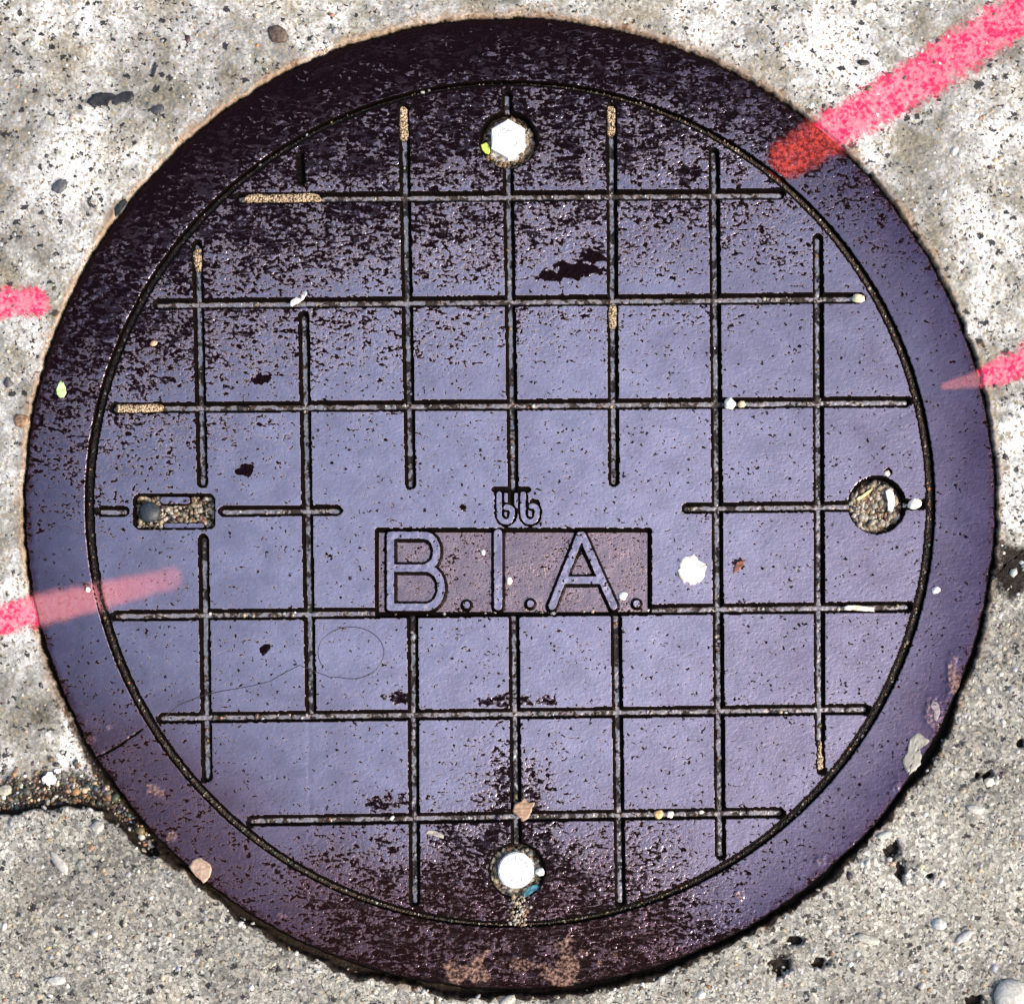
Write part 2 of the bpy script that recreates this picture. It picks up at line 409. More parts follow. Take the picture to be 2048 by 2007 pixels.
def iron_fields(x, y, z=None, ring=False):
    r = np.hypot(x - CX, y - CY)
    wob = fbm(x, y, 120, 31, 3)
    u = y + 0.30 * (x - 1020) + 70 * wob
    dry_and_reflect = np.clip((830 - u) / 640, 0, 1.22)  # dark surroundings reflected at the top, painted in as dull iron
    dry_and_reflect = np.where(r > R_GAP, dry_and_reflect * 1.05, dry_and_reflect)
    for a, b, xa, xb in HY[:3]:
        t = np.clip((x / K - xa) / (xb - xa), 0, 1); yl = (a + (b - a) * t) * K - 11
        dd = yl - y
        dry_and_reflect = dry_and_reflect - 0.34 * np.where((dd > 0) & (r < R_GAP), np.exp(-np.maximum(dd, 0) / (16 + 18 * (wob + 0.4).clip(0, 1))), 0)
    inr = np.abs(r - (R_GAP + 12)) < 22
    dry_and_reflect = dry_and_reflect - 0.3 * np.exp(-np.abs(r - (R_GAP + 12)) / 7.0) * (y < 700)
    wedge = ((y - 1440) * 0.80 + 20 - np.abs(x - 1025 + 10 * wob)) / 130 + 0.5 * wob
    wedge = np.clip(wedge, 0, 1) * sstep(1380, 1480, y)
    dry_and_reflect = np.maximum(dry_and_reflect, wedge * 0.82)  # wedge paints the photographer's dark reflection into the iron
    fan = np.clip(((y - 1415) * 1.15 + 60 - np.abs(x - 1020)) / 260 + 0.5 * wob, 0, 1) * sstep(1400, 1500, y)
    dry_and_reflect = np.maximum(dry_and_reflect, fan * 0.40)  # softer fan of the same painted reflection
    low = sstep(1580, 1800, y + 0.10 * np.abs(x - 900)) * sstep(1500, 1250, x) * sstep(520, 700, x)
    dry_and_reflect = np.maximum(dry_and_reflect, low * 0.62)
    ringlow = (r > R_GAP) * sstep(1700, 1900, y) * sstep(1480, 1200, x) * sstep(520, 760, x)
    dry_and_reflect = np.maximum(dry_and_reflect, ringlow * 0.85)
    left = sstep(560, 120, x) * sstep(1150, 700, y)
    dry_and_reflect = dry_and_reflect + 0.22 * left
    dry_and_reflect = dry_and_reflect + 0.26 * (r > R_GAP) * sstep(1200, 1650, y) * sstep(1750, 1300, x) * (1 - ringlow)
    for i_, (sx, sy, rx, ry) in enumerate(DARK_SPOTS):
        e = 1 - np.hypot((x - sx) / rx, (y - sy) / ry) + 0.5 * noise(x, y, 14, 51)
        dry_and_reflect = np.maximum(dry_and_reflect, sstep(0.0, 0.35, e) * (1.5 if i_ < 7 else 0.85))
    dry_and_reflect = np.maximum(dry_and_reflect, 0.72 * sstep(0.0, 0.6, 1 - np.hypot((x - 1600) / 120, (y - 300) / 90) + 0.4 * wob))
    dry_and_reflect = dry_and_reflect + 0.10 * np.clip(fbm(x, y, 60, 77, 2), -1, 1)
    rust = np.clip(0.10 + 0.7 * sstep(R_GAP - 170, R_GAP + 40, r + 60 * wob) * sstep(1250, 1600, y) * sstep(1500, 900, x) + 0.35 * low + 0.7 * ringlow + 0.55 * sstep(1350, 1560, y) * sstep(620, 260, x)
                   + 0.1 * wedge + 0.25 * fbm(x, y, 90, 88, 3), 0, 1)
    rc = np.hypot(x - 980, y - 1040)
    polish_and_reflect = 1.02 - 0.42 * sstep(300, 860, rc) - 0.36 * sstep(R_GAP - 30, R_OUT, r) - 0.22 * (r > R_GAP) * sstep(1100, 1900, x) + 0.10 * fbm(x, y, 200, 99, 3)  # bright middle, darker rim: falloff of the reflected surroundings painted in
    crust = np.zeros(np.shape(x))
    for sx, sy, rx, ry, a in ((1135, 1930, 66, 62, 1.0), (945, 1932, 84, 38, 0.9), (1225, 1905, 30, 18, 0.6), (300, 1578, 24, 30, .75), (345, 1672, 16, 16, .8),
                              (215, 1452, 10, 16, .6), (178, 1478, 16, 10, .6), (1905, 1345, 20, 44, .8), (1868, 1430, 26, 40, .7), (1790, 1570, 16, 20, .7), (1640, 1720, 14, 12, .6), (1060, 1925, 70, 22, .75), (560, 1830, 26, 10, .6), (1790, 1200, 3, 3, .2), (1478, 1790, 10, 10, .7)):
        e = 1.0 - np.hypot((x - sx) / rx, (y - sy) / ry) + 1.25 * fbm(x, y, 44, 41, 4)
        crust = np.maximum(crust, a * sstep(0.0, 0.7, e))
    edge = sstep(R_OUT - 22, R_OUT - 2, r + 14 * fbm(x, y, 34, 61, 3))
    rust = np.clip(rust + edge * 0.6, 0, 1); polish_and_reflect = np.clip(polish_and_reflect - 0.4 * edge, 0, 1)
    dry_and_reflect = dry_and_reflect + edge * 0.35
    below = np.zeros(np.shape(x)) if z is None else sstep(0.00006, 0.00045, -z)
    return dict(dry_and_reflect=dry_and_reflect, rust=rust, polish_and_reflect=polish_and_reflect, below=below, crust=crust)

# ---------------------------------------------------------------- pavement slabs
JL = [(-4000, 1640), (-60, 1618), (0, 1612), (70, 1606), (150, 1596), (205, 1606), (250, 1648), (300, 1700)]
JR = [(1950, 1195), (1985, 1160), (2012, 1128), (2060, 1092), (4000, 700)]
def ring_edge(x, y):
    th = np.arctan2(y - CY, x - CX)
    return R_OUT + 3.0 * noise(th * 9 + 40, th * 0, 1.0, 21) + 1.6 * noise(th * 40 + 90, th * 0, 1.0, 22)

def pave_height(x, y, full=False):
    r = np.hypot(x - CX, y - CY)
    th = np.arctan2(y - CY, x - CX)
    z = 0.0006 + 0.0010 * fbm(x, y, 150, 5, 3) + 0.0007 * fbm(x, y, 22, 6, 3) + 0.00035 * noise(x, y, 7, 9)
    south = sstep(-0.05, 0.75, np.sin(th))
    gap = 1.0 + south * (3.0 + 15.0 * np.clip(0.25 + 1.3 * fbm(x, y, 150, 70, 2), 0, 1)) + 3.5 * noise(x, y, 22, 71) + 2.0 * noise(x, y, 9, 72)
    d = r - ring_edge(x, y) - gap
    z = z - 0.009 * sstep(4.0, -4.0, d) - 0.0008 * sstep(22, 2, d) * south
    yw = y + 9 * fbm(x, y, 46, 78, 3)
    dj = np.minimum(path_d(x, yw, JL), path_d(x, y, JR))
    wj = 15 + 6 * noise(x, y, 24, 73) + 3 * noise(x, y, 9, 74)
    wj = np.where(x > 1900, -6 + 14 * fbm(x, y, 26, 77), wj)
    z = z - 0.010 * sstep(wj + 4, wj - 5, dj) - 0.0016 * sstep(60, 6, dj) * (0.5 + 0.5 * noise(x, y, 30, 75))
    # holes and knocks in the lower slab
    for hx, hy, rx, ry in ((1975, 1555, 11, 20), (1955, 1548, 7, 10), (2040, 1485, 12, 9), (1785, 1700, 18, 22), (1800, 1740, 12, 26), (1862, 1752, 8, 8), (1590, 1880, 20, 14),
                           (1560, 1930, 24, 26), (1640, 1925, 22, 14), (1950, 2000, 24, 14), (78, 1100, 10, 8)):
        e = 1 - np.hypot((x - hx) / rx, (y - hy) / ry) + 0.45 * noise(x, y, 12, 91)
        z = z - 0.006 * sstep(0, 0.5, e)
    if not full: return z
    rust = np.clip(np.exp(-np.maximum(r - ring_edge(x, y) - 2, 0) / (15 + 12 * (fbm(x, y, 60, 81, 2) + .5).clip(0, 1))) * (0.85 + 0.5 * fbm(x, y, 40, 82, 2)), 0, 1)
    above = np.where(x < 700, np.interp(x, [p[0] for p in JL], [p[1] for p in JL]) - y, 999)
    dirt = 0.95 * sstep(105, 15, np.where(above > -3, above, 999) + 30 * fbm(x, y, 50, 83, 3)) * (x < 330)
    dirt = np.maximum(dirt, np.where(x > 1900, 0.55, 1.0) * sstep(20, 4, dj + np.where(x > 1900, 16, 6) * noise(x, y, 14, 84)))
    dirt = np.maximum(dirt, 0.9 * sstep(70, 20, np.hypot(x - 2025, (y - 1140) * 0.8) + 22 * fbm(x, y, 30, 85)))
    dirt = np.maximum(dirt, 0.9 * sstep(0.0010, 0.0045, -z))
    dirt = np.maximum(dirt, 1.0 * sstep(16, 3, d + 14 * fbm(x, y, 26, 86)) * south)
    for hx, hy, rx, ry in ((1795, 1725, 60, 60), (1570, 1910, 60, 50), (100, 1420, 70, 60)):
        e = 1 - np.hypot((x - hx) / rx, (y - hy) / ry) + 0.6 * fbm(x, y, 30, 92)
        dirt = np.maximum(dirt, 0.55 * sstep(0.1, 0.7, e))
    return z, rust, dirt

def axis(a, b, step, far):
    core = np.arange(a, b + step, step)
    out, s, v = [], step, 0.0
    while v < far:
        s *= 1.35; v += s; out.append(v)
    out = np.array(out)
    return np.concatenate([a - out[::-1], core, core[-1] + out])

gx, gy = np.meshgrid(axis(-40, 2090, 2.5, 1800), axis(-40, 2050, 2.5, 1800))
gz, grust, gdirt = pave_height(gx, gy, True)
gr = np.hypot(gx - CX, gy - CY)
hole = gr > ring_edge(gx, gy) - 5
line = np.interp(gx, [p[0] for p in JL + JR], [p[1] for p in JL + JR])
upper = gy <= line + 1.3
lower = gy >= line - 1.3
slab_a = grid_mesh('pavement_slab', gx, gy, gz, hole & upper, M_SLAB_A, None, dict(rust=grust, dirt=gdirt))
tag(slab_a, 'pale speckled concrete slab around the upper half of the cover', None, None, 'structure')
slab_b = grid_mesh('pavement_slab', gx, gy, gz, hole & lower, M_SLAB_B, None, dict(rust=grust, dirt=gdirt))
tag(slab_b, 'greyer grainy concrete slab around the lower half of the cover', None, None, 'structure')
# ground under the joint and the frame
V = np.array([(-1.1, -1.1, -0.016), (1.1, -1.1, -0.016), (1.1, 1.1, -0.016), (-1.1, 1.1, -0.016)])
bed = raw_mesh('ground', V, np.array([[0, 1, 2, 3]]), M_SILT)
tag(bed, 'dark silt under the slab joint and the frame', None, None, 'structure')

# ---------------------------------------------------------------- frame ring
def build_frame():
    nt, nr = 2600, 62
    th = np.linspace(0, 2 * np.pi, nt, endpoint=False)
    inner = R_GAP + 1.6 + 4.0 * np.abs(np.cos(th)) ** 0.9
    ex = CX + R_OUT * np.cos(th); ey = CY + R_OUT * np.sin(th)
    outer = ring_edge(ex, ey)
    t = np.concatenate([np.linspace(0, 0.06, 7), np.linspace(0.075, 0.935, 46), np.linspace(0.95, 1, 9)])
    rr = inner[:, None] + (outer - inner)[:, None] * t[None, :]
    x = CX + rr * np.cos(th)[:, None]; y = CY + rr * np.sin(th)[:, None]
    wob = noise(x, y, 8, 24) * 1.0
    z = fbm(x, y, 140, 25, 3) * 0.00025 - 0.011 * sstep(5, 0, rr - inner[:, None] + wob) - 0.010 * sstep(5, -1, outer[:, None] - rr + wob * 0.7)
    # hairline crack across the ring and knocked scabs
    crk = path_d(x, y, [(188, 1516), (215, 1504), (240, 1490), (262, 1474), (285, 1458)]) + 1.2 * noise(x, y, 9, 26)
    z = z - 0.0016 * sstep(2.4, 0.6, crk)
    A = iron_fields(x, y, z, True)
    A['below'] = np.maximum(np.maximum(sstep(5.5, 4.2, rr - inner[:, None] + wob), sstep(7.5, 6, outer[:, None] - rr + wob)), sstep(3.4, 2.2, crk))
    z = z + 0.0012 * A['crust'] * (0.5 + fbm(x, y, 9, 27, 2))
    idx = np.arange(nt * nr).reshape(nt, nr); nx = np.roll(idx, -1, 0)
    F = np.stack([idx[:, :-1].ravel(), nx[:, :-1].ravel(), nx[:, 1:].ravel(), idx[:, 1:].ravel()], 1)
    V = np.stack([X(x).ravel(), Y(y).ravel(), z.ravel()], 1)
    o = raw_mesh('manhole_ring', V, F, M_RING, None, {a: v.ravel() for a, v in A.items()})
    return tag(o, 'wide dark iron frame ring set in concrete around the round lid', 'iron ring')
frame = build_frame()

# dirt packed in the circular gap
def build_gap():
    nt, nr = 2200, 9
    th = np.linspace(0, 2 * np.pi, nt, endpoint=False)
    g = 1.6 + 4.0 * np.abs(np.cos(th)) ** 0.9 + 2
    rr = R_GAP + g[:, None] * np.linspace(-1, 1, nr)[None, :]
    x = CX + rr * np.cos(th)[:, None]; y = CY + rr * np.sin(th)[:, None]
    z = -0.0034 + 0.0011 * fbm(x, y, 16, 33, 3) - 0.0014 * np.linspace(-1, 1, nr)[None, :] ** 2
    idx = np.arange(nt * nr).reshape(nt, nr); nx = np.roll(idx, -1, 0)
    F = np.stack([idx[:, :-1].ravel(), nx[:, :-1].ravel(), nx[:, 1:].ravel(), idx[:, 1:].ravel()], 1)
    o = raw_mesh('gap_dirt', np.stack([X(x).ravel(), Y(y).ravel(), z.ravel()], 1), F, M_SILT)
    tag(o, 'dark gritty dirt packed in the ring gap between lid and frame', 'dirt', None, 'stuff')
build_gap()

# ---------------------------------------------------------------- lid
lid = empty('manhole_cover')
tag(lid, 'round wet iron lid with a grid of grooves and raised B.I.A. lettering', 'manhole cover')
lx, ly = local_grid(CX - 846, CY - 846, CX + 846, CY + 846, 2.0)
lr = np.hypot(lx - CX, ly - CY)
lz, lc = lid_height(lx, ly, True)
A = iron_fields(lx, ly, lc)
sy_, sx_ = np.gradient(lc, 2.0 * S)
A['below'] = np.maximum(A['below'], sstep(0.06, 0.20, np.hypot(sx_, sy_)))     # groove lips painted dark so no sun glint shows on them
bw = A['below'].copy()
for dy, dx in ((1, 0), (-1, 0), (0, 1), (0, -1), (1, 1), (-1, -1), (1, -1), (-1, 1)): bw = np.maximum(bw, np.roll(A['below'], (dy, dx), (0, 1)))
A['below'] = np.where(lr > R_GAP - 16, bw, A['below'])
plate = grid_mesh('plate', lx, ly, lz, lr < R_GAP + 1, M_LID, lid, A)

# groove bottoms
def silt_z(x, y): return -0.0040 + 0.0004 * fbm(x, y, 26, 35, 3) + 0.00018 * noise(x, y, 6, 36)
for i, (p, hw) in enumerate(GROOVES):
    x0 = min(a for a, b in p) - hw; x1 = max(a for a, b in p) + hw; y0 = min(b for a, b in p) - hw; y1 = max(b for a, b in p) + hw
    x, y = local_grid(x0, y0, x1, y1, 1.6)
    d = path_d(x, y, p)
    keep = (d < hw - 0.8)
    for cx, cy, r in POCKETS: keep &= np.hypot(x - cx, y - cy) > r - 4
    horiz = (x1 - x0) > (y1 - y0)
    z = silt_z(x, y) + (0.0 if horiz else -0.00012) - 0.0006 * (d / hw) ** 2
    grid_mesh('groove', x, y, z, keep, M_GROOVE, lid, dict(below=sstep(hw - 8.2, hw - 6.6, d + 2.2 * noise(x, y, 12, 37))))

# name panel with its letters, and the small emblem above it
x, y = local_grid(PANEL[0] - 1, PANEL[1] - 1, PANEL[2] + 1, PANEL[3] + 1, 2.0)
z = -0.0038 + 0.0003 * fbm(x, y, 40, 44, 3)
A = iron_fields(x, y)
A['dry_and_reflect'] = 0.15 + 0.22 * fbm(x, y, 40, 45, 2); A['rust'] = 0.10 + 0.2 * fbm(x, y, 70, 46, 2); A['polish_and_reflect'] = np.ones(x.shape)
A['below'] = sstep(10, 5, -box_d(x, y, *PANEL, 3))
name_panel = grid_mesh('name_panel', x, y, z, np.ones(x.shape, bool), M_PANEL, lid, A)

def relief(name, paths, hw, wall, z0, z1, parent, step=1.0, mat=None):
    pts = [c for p in paths for c in p]; m = hw + wall + 2
    x, y = local_grid(min(a for a, b in pts) - m, min(b for a, b in pts) - m, max(a for a, b in pts) + m, max(b for a, b in pts) + m, step)
    d = np.full(x.shape, 1e9)
    for p in paths: d = np.minimum(d, path_d(x, y, p if len(p) > 1 else [p[0], p[0]]))
    d = d + 0.8 * noise(x, y, 8, 47)
    t = sstep(hw + wall, hw, d)
    z = z0 + (z1 - z0) * t + 0.0002 * noise(x, y, 12, 48) * t
    A = iron_fields(x, y)
    gy_, gx_ = np.gradient((z1 - z0) * t, step * S)
    A['below'] = np.maximum(sstep(0.992, 0.94, t), sstep(0.05, 0.16, np.hypot(gx_, gy_))); A['dry_and_reflect'] = A['dry_and_reflect'] * 0.5 + 0.05
    return grid_mesh(name, x, y, z, d < hw + wall, mat or M_LID, parent, A)

B1 = q((168, 362), (385, 362), *arc(395, 468, 78, 104, -85, 80, 8), (400, 578), (168, 578))
B2 = q((168, 578), (410, 578), *arc(405, 708, 98, 127, -80, 85, 9), (395, 836), (168, 836))
L = relief('letter', [q((168, 362), (168, 836)), B1, B2], 7.2, 9.5, -0.0052, 0.0002, name_panel)
L['label'] = 'raised letter B'
L = relief('letter', [q((877, 350), (877, 828))], 8.2, 9.5, -0.0052, 0.0002, name_panel)
L['label'] = 'raised letter I'
L = relief('letter', [q((1418, 362), (1232, 828)), q((1430, 362), (1638, 828)), q((1305, 658), (1560, 658))], 7.2, 9.5, -0.0052, 0.0002, name_panel)
L['label'] = 'raised letter A'
for c in ((668, 820), (1088, 812), (1790, 812)):
    relief('full_stop', [q(c, (c[0] + 1, c[1] + 1))], 6.6, 9.5, -0.0052, 0.0000, name_panel)
for p in EMBLEM:
    o = relief('emblem', [p], 5.6, 2.2, -0.0022, 0.0001, lid)
    o['label'] = 'small raised b-shaped foundry mark'

# ---------------------------------------------------------------- small helpers for grit, stones, flakes
_bm = bmesh.new(); bmesh.ops.create_icosphere(_bm, subdivisions=1, radius=1.0)
ICO_V = np.array([v.co[:] for v in _bm.verts]); ICO_F = np.array([[v.index for v in f.verts] for f in _bm.faces]); _bm.free()
_bm = bmesh.new(); bmesh.ops.create_icosphere(_bm, subdivisions=3, radius=1.0)
ICO3_V = np.array([v.co[:] for v in _bm.verts]); ICO3_F = np.array([[v.index for v in f.verts] for f in _bm.faces]); _bm.free()

def grit(name, P, R, C, mat, parent=None, flat=(0.45, 0.8), elong=(0.6, 1.0)):
    """P (n,3): x,y layout, z metres; R radius in layout units; C colours -> one joined mesh of stones"""
    n = len(P)
    Vs = np.repeat(ICO_V[None], n, 0) * (1 + RNG.uniform(-0.24, 0.24, (n, len(ICO_V), 1)))
    Vs[:, :, 1] *= RNG.uniform(*elong, (n, 1)); Vs[:, :, 2] *= RNG.uniform(*flat, (n, 1))
    a = RNG.uniform(0, 2 * np.pi, n); ca, sa = np.cos(a)[:, None], np.sin(a)[:, None]
    vx = Vs[:, :, 0] * ca - Vs[:, :, 1] * sa; vy = Vs[:, :, 0] * sa + Vs[:, :, 1] * ca
    r = (R * S)[:, None]
    V = np.stack([vx * r + X(P[:, 0])[:, None], vy * r + Y(P[:, 1])[:, None], Vs[:, :, 2] * r + P[:, 2][:, None]], 2).reshape(-1, 3)
    F = (ICO_F[None] + (np.arange(n) * len(ICO_V))[:, None, None]).reshape(-1, 3)
    return raw_mesh(name, V, F, mat, parent, None, True, np.repeat(C, len(ICO_V), 0))

PAL = np.array([(0.62, 0.60, 0.54), (0.42, 0.33, 0.22), (0.30, 0.28, 0.25), (0.50, 0.44, 0.33), (0.74, 0.72, 0.66), (0.16, 0.10, 0.06), (0.06, 0.055, 0.05), (0.34, 0.19, 0.10), (0.36, 0.37, 0.38)])
def pick(n, w): 
    w = np.array(w, float); c = PAL[RNG.choice(len(PAL), n, p=w / w.sum())]
    return np.clip(c * RNG.uniform(0.75, 1.25, (n, 1)) + RNG.uniform(-0.02, 0.02, (n, 3)), 0.004, 0.9)

def on_slab(n, want_upper):
    x = RNG.uniform(-40, 2090, n * 4); y = RNG.uniform(-40, 2050, n * 4)
    ln = np.interp(x, [p[0] for p in JL + JR], [p[1] for p in JL + JR])
    ok = (np.hypot(x - CX, y - CY) > R_OUT + 12) & ((y < ln - 12) if want_upper else (y > ln + 12))
    return x[ok][:n], y[ok][:n]

# stones showing in the concrete
x, y = on_slab(1100, True); n = len(x); R = 2.0 + RNG.gamma(1.6, 1.2, n).clip(0, 8)
o = grit('aggregate', np.stack([x, y, pave_height(x, y) - R * S * 0.25], 1), R, pick(n, (3, 2, 2, 2, 3, 1, 4, .5, 2)), M_GRAIN, slab_a); o['kind'] = 'stuff'
x, y = on_slab(2600, False); n = len(x); R = 2.6 + RNG.gamma(1.8, 1.3, n).clip(0, 8)
o = grit('aggregate', np.stack([x, y, pave_height(x, y) - R * S * 0.25], 1), R, 0.8 * pick(n, (4, 2, 2.5, 3, 2, .6, 1, .5, 2)), M_GRAIN, slab_b, elong=(0.45, 1.0)); o['kind'] = 'stuff'
# loose grit in the joint and along the frame
x = RNG.uniform(-30, 300, 700); y = np.interp(x, [p[0] for p in JL], [p[1] for p in JL]) - np.abs(RNG.normal(0, 38, 700)) + 6
ok = np.hypot(x - CX, y - CY) > R_OUT + 6; x, y = x[ok], y[ok]; n = len(x); R = 2 + RNG.gamma(1.5, 1.4, n).clip(0, 8)
o = grit('joint_grit', np.stack([x, y, pave_height(x, y) + R * S * 0.1], 1), R, pick(n, (.4, .8, 1, .5, .25, 4, 7, 2, .7)), M_GRAIN)
tag(o, 'loose dark grit along the joint left of the frame', 'grit', None, 'stuff')
# grit in grooves
P, RR = [], []
for p, hw in GROOVES:
    (ax, ay), (bx, by) = p[0], p[-1]; ln = math.hypot(bx - ax, by - ay); m = int(ln / 26)
    t = RNG.uniform(0, 1, m); off = RNG.normal(0, 2.2, m)
    gx_ = ax + (bx - ax) * t - (by - ay) / ln * off; gy_ = ay + (by - ay) * t + (bx - ax) / ln * off
    lowr = 1.0 + 0.8 * (gy_ > 1150)
    r_ = (1.3 + RNG.gamma(1.3, 0.9, m)).clip(0, 6) * lowr ** 0.5
    P.append(np.stack([gx_, gy_, silt_z(gx_, gy_) + r_ * S * 0.2], 1)); RR.append(r_)
P = np.concatenate(P); RR = np.concatenate(RR)
o = grit('groove_grit', P, RR, pick(len(P), (1.2, 2, 3, 1.2, .7, 4, 5, 1.5, 2)), M_GRAIN)
tag(o, 'scattered wet sand grains lying in the lid grooves', 'grit', None, 'stuff')
th = RNG.uniform(0, 2 * np.pi, 800); rr = R_GAP + RNG.normal(0, 2.2, 800)
P = np.stack([CX + rr * np.cos(th), CY + rr * np.sin(th), np.full(800, -0.0032)], 1)
o = grit('gap_grit', P, 1.2 + RNG.gamma(1.3, 0.8, 800).clip(0, 4), pick(800, (.4, 1.2, 1.2, .8, .15, 5, 7, 2, .5)), M_GRAIN)
tag(o, 'fine brown grit grains in the ring gap around the lid', 'grit', None, 'stuff')

def fill(name, label, pts_xy, rad, zc, w, floor=None, mat=M_GRAIN):
    P = np.stack([pts_xy[:, 0], pts_xy[:, 1], zc + RNG.uniform(-0.0008, 0.0008, len(pts_xy))], 1)
    R = rad[0] + RNG.gamma(1.6, rad[1], len(P)).clip(0, rad[0] * 2.2)
    o = grit(name, P, R, 0.55 * pick(len(P), w) * np.array([1.05, 0.97, 0.88]), mat, None, (0.5, 0.9), (0.4, 1.0))
    return tag(o, label, 'grit', None, 'stuff')

def disc_pts(cx, cy, r, n, rmin=0):
    a = RNG.uniform(0, 2 * np.pi, n); rr = np.sqrt(RNG.uniform(rmin ** 2, r ** 2, n))
    return np.stack([cx + rr * np.cos(a), cy + rr * np.sin(a)], 1)

def disc_floor(cx, cy, r, z, parent, name):
    x, y = local_grid(cx - r, cy - r, cx + r, cy + r, 2.5)
    return grid_mesh(name, x, y, z + 0.0006 * fbm(x, y, 18, 55, 2), np.hypot(x - cx, y - cy) < r, M_SILT, parent)
for cx, cy, r in POCKETS: disc_floor(cx, cy, r - 1, -0.0075, lid, 'pocket_floor')
fill('gravel', 'gravel and grit filling the round pocket at the right edge', disc_pts(1752, 1012, 50, 420), (3.2, 1.9), -0.0060, (4, 3, 2, 3, 3, 3, 3, 1.5, 1))
fill('grit', 'sandy grit around the hexagonal bolt at the top', disc_pts(1017, 285, 52, 330, 30), (2.6, 1.5), -0.0062, (1.5, 4, 1, 4, 1, 3, 3, 3, .5))
fill('grit', 'grey grit around the round bolt at the bottom', disc_pts(1030, 1745, 52, 330, 30), (3.0, 1.7), -0.0062, (3, 2, 3, 3, 2, 2, 2, 1, 3))
x, y = local_grid(SLOT[0], SLOT[1], SLOT[2], SLOT[3], 2.5)
grid_mesh('slot_floor', x, y, -0.0085 + 0.0008 * fbm(x, y, 16, 57, 2), box_d(x, y, *SLOT) < -1, M_SILT, lid)
pts = np.stack([RNG.uniform(272, 425, 520), RNG.uniform(992, 1053, 520)], 1)
fill('grit', 'pale sand and grit filling the rectangular pick slot', pts, (2.4, 1.6), -0.0068, (4, 4, 1.5, 5, 3, 2.5, 2, 2, .5))
tail = np.stack([RNG.normal(1038, 9, 130), RNG.uniform(1790, 1850, 130)], 1)
fill('grit', 'spill of tan grit below the round bottom bolt', tail, (1.8, 1.0), 0.0001, (3, 4, 1, 4, 2, 1, .5, 1, 0))

# packed sand in groove stretches
def sand(path, hw, label):
    x0 = min(a for a, b in path) - hw; x1 = max(a for a, b in path) + hw; y0 = min(b for a, b in path) - hw; y1 = max(b for a, b in path) + hw
    x, y = local_grid(x0, y0, x1, y1, 1.5)
    d = path_d(x, y, path) + 2.0 * noise(x, y, 9, 63) + 3.0 * noise(x, y, 22, 65)
    z = -0.0004 - 0.0026 * sstep(hw * 0.45, hw, d) + 0.0005 * fbm(x, y, 8, 64, 2)
    o = grid_mesh('packed_sand', x, y, z, d < hw, M_SAND)
    return tag(o, label, 'sand', 'sand packed in the grooves', 'stuff')
sand(k((766, 210), (767, 255)), 12.5, 'tan sand packed in the top of the groove left of the hexagonal bolt')
sand(k((1160, 208), (1160, 245)), 12.5, 'tan sand packed in the top of the groove right of the hexagonal bolt')
sand(k((1163, 585), (1163, 612)), 12.0, 'tan sand in the groove just below the second cross groove')
sand(k((374, 478), (375, 505)), 12.0, 'short plug of tan sand in the upper leftmost groove')
sand(k((470, 376), (598, 374)), 12.5, 'long strip of tan sand at the left end of the top cross groove')
sand(k((228, 774), (298, 773)), 12.5, 'strip of tan sand at the left end of the third cross groove')
sand(k((1555, 1412), (1557, 1455)), 9, 'faint streak of pale sand at the lower right groove end')

# ---------------------------------------------------------------- lid fittings
def prism(name, ring_pts, z0, z1, mat, parent, bevel=0.0006, dome=0.0):
    """polygon outline (layout units) extruded from z0 to z1 with a bevelled top edge"""
    bm = bmesh.new()
    vs = [bm.verts.new((float(X(a)), float(Y(b)), z0)) for a, b in ring_pts]
    f = bm.faces.new(vs); bm.normal_update()
    if f.normal.z < 0: f.normal_flip()
    r = bmesh.ops.extrude_face_region(bm, geom=[f])
    top = [v for v in r['geom'] if isinstance(v, bmesh.types.BMVert)]
    for v in top: v.co.z = z1
    if bevel:
        es = [e for e in bm.edges if all(abs(v.co.z - z1) < 1e-9 for v in e.verts)]
        bmesh.ops.bevel(bm, geom=es, offset=bevel, segments=2, affect='EDGES')
    bmesh.ops.recalc_face_normals(bm, faces=bm.faces)
    me = bpy.data.meshes.new(name); bm.to_mesh(me); bm.free(); me.materials.append(mat)
    o = bpy.data.objects.new(name, me); COL.objects.link(o); o.parent = parent
    return o

def poly(cx, cy, r, n, a0=0.0, jit=0.0):
    return [(cx + r * (1 + random.uniform(-jit, jit)) * math.cos(a0 + 2 * math.pi * i / n), cy + r * (1 + random.uniform(-jit, jit)) * math.sin(a0 + 2 * math.pi * i / n)) for i in range(n)]

def stamp(cx, cy, marks, z, parent):
    """short stamped strokes: (angle deg, radius, length, tilt)"""
    Vs, Fs = [], []
    for a, r, ln, tilt in marks:
        a = math.radians(a); px, py = cx + r * math.cos(a), cy + r * math.sin(a); t = a + math.radians(tilt)
        ux, uy = math.cos(t) * ln / 2, math.sin(t) * ln / 2; wx, wy = -math.sin(t) * 0.9, math.cos(t) * 0.9
        b = len(Vs)
        for sx, sy in ((-1, -1), (1, -1), (1, 1), (-1, 1)): Vs.append((float(X(px + sx * ux + sy * wx)), float(Y(py + sx * uy + sy * wy)), z))
        Fs.append((b, b + 3, b + 2, b + 1))
    return raw_mesh('stamp', np.array(Vs), np.array(Fs), M_STAMP, parent, smooth=False)

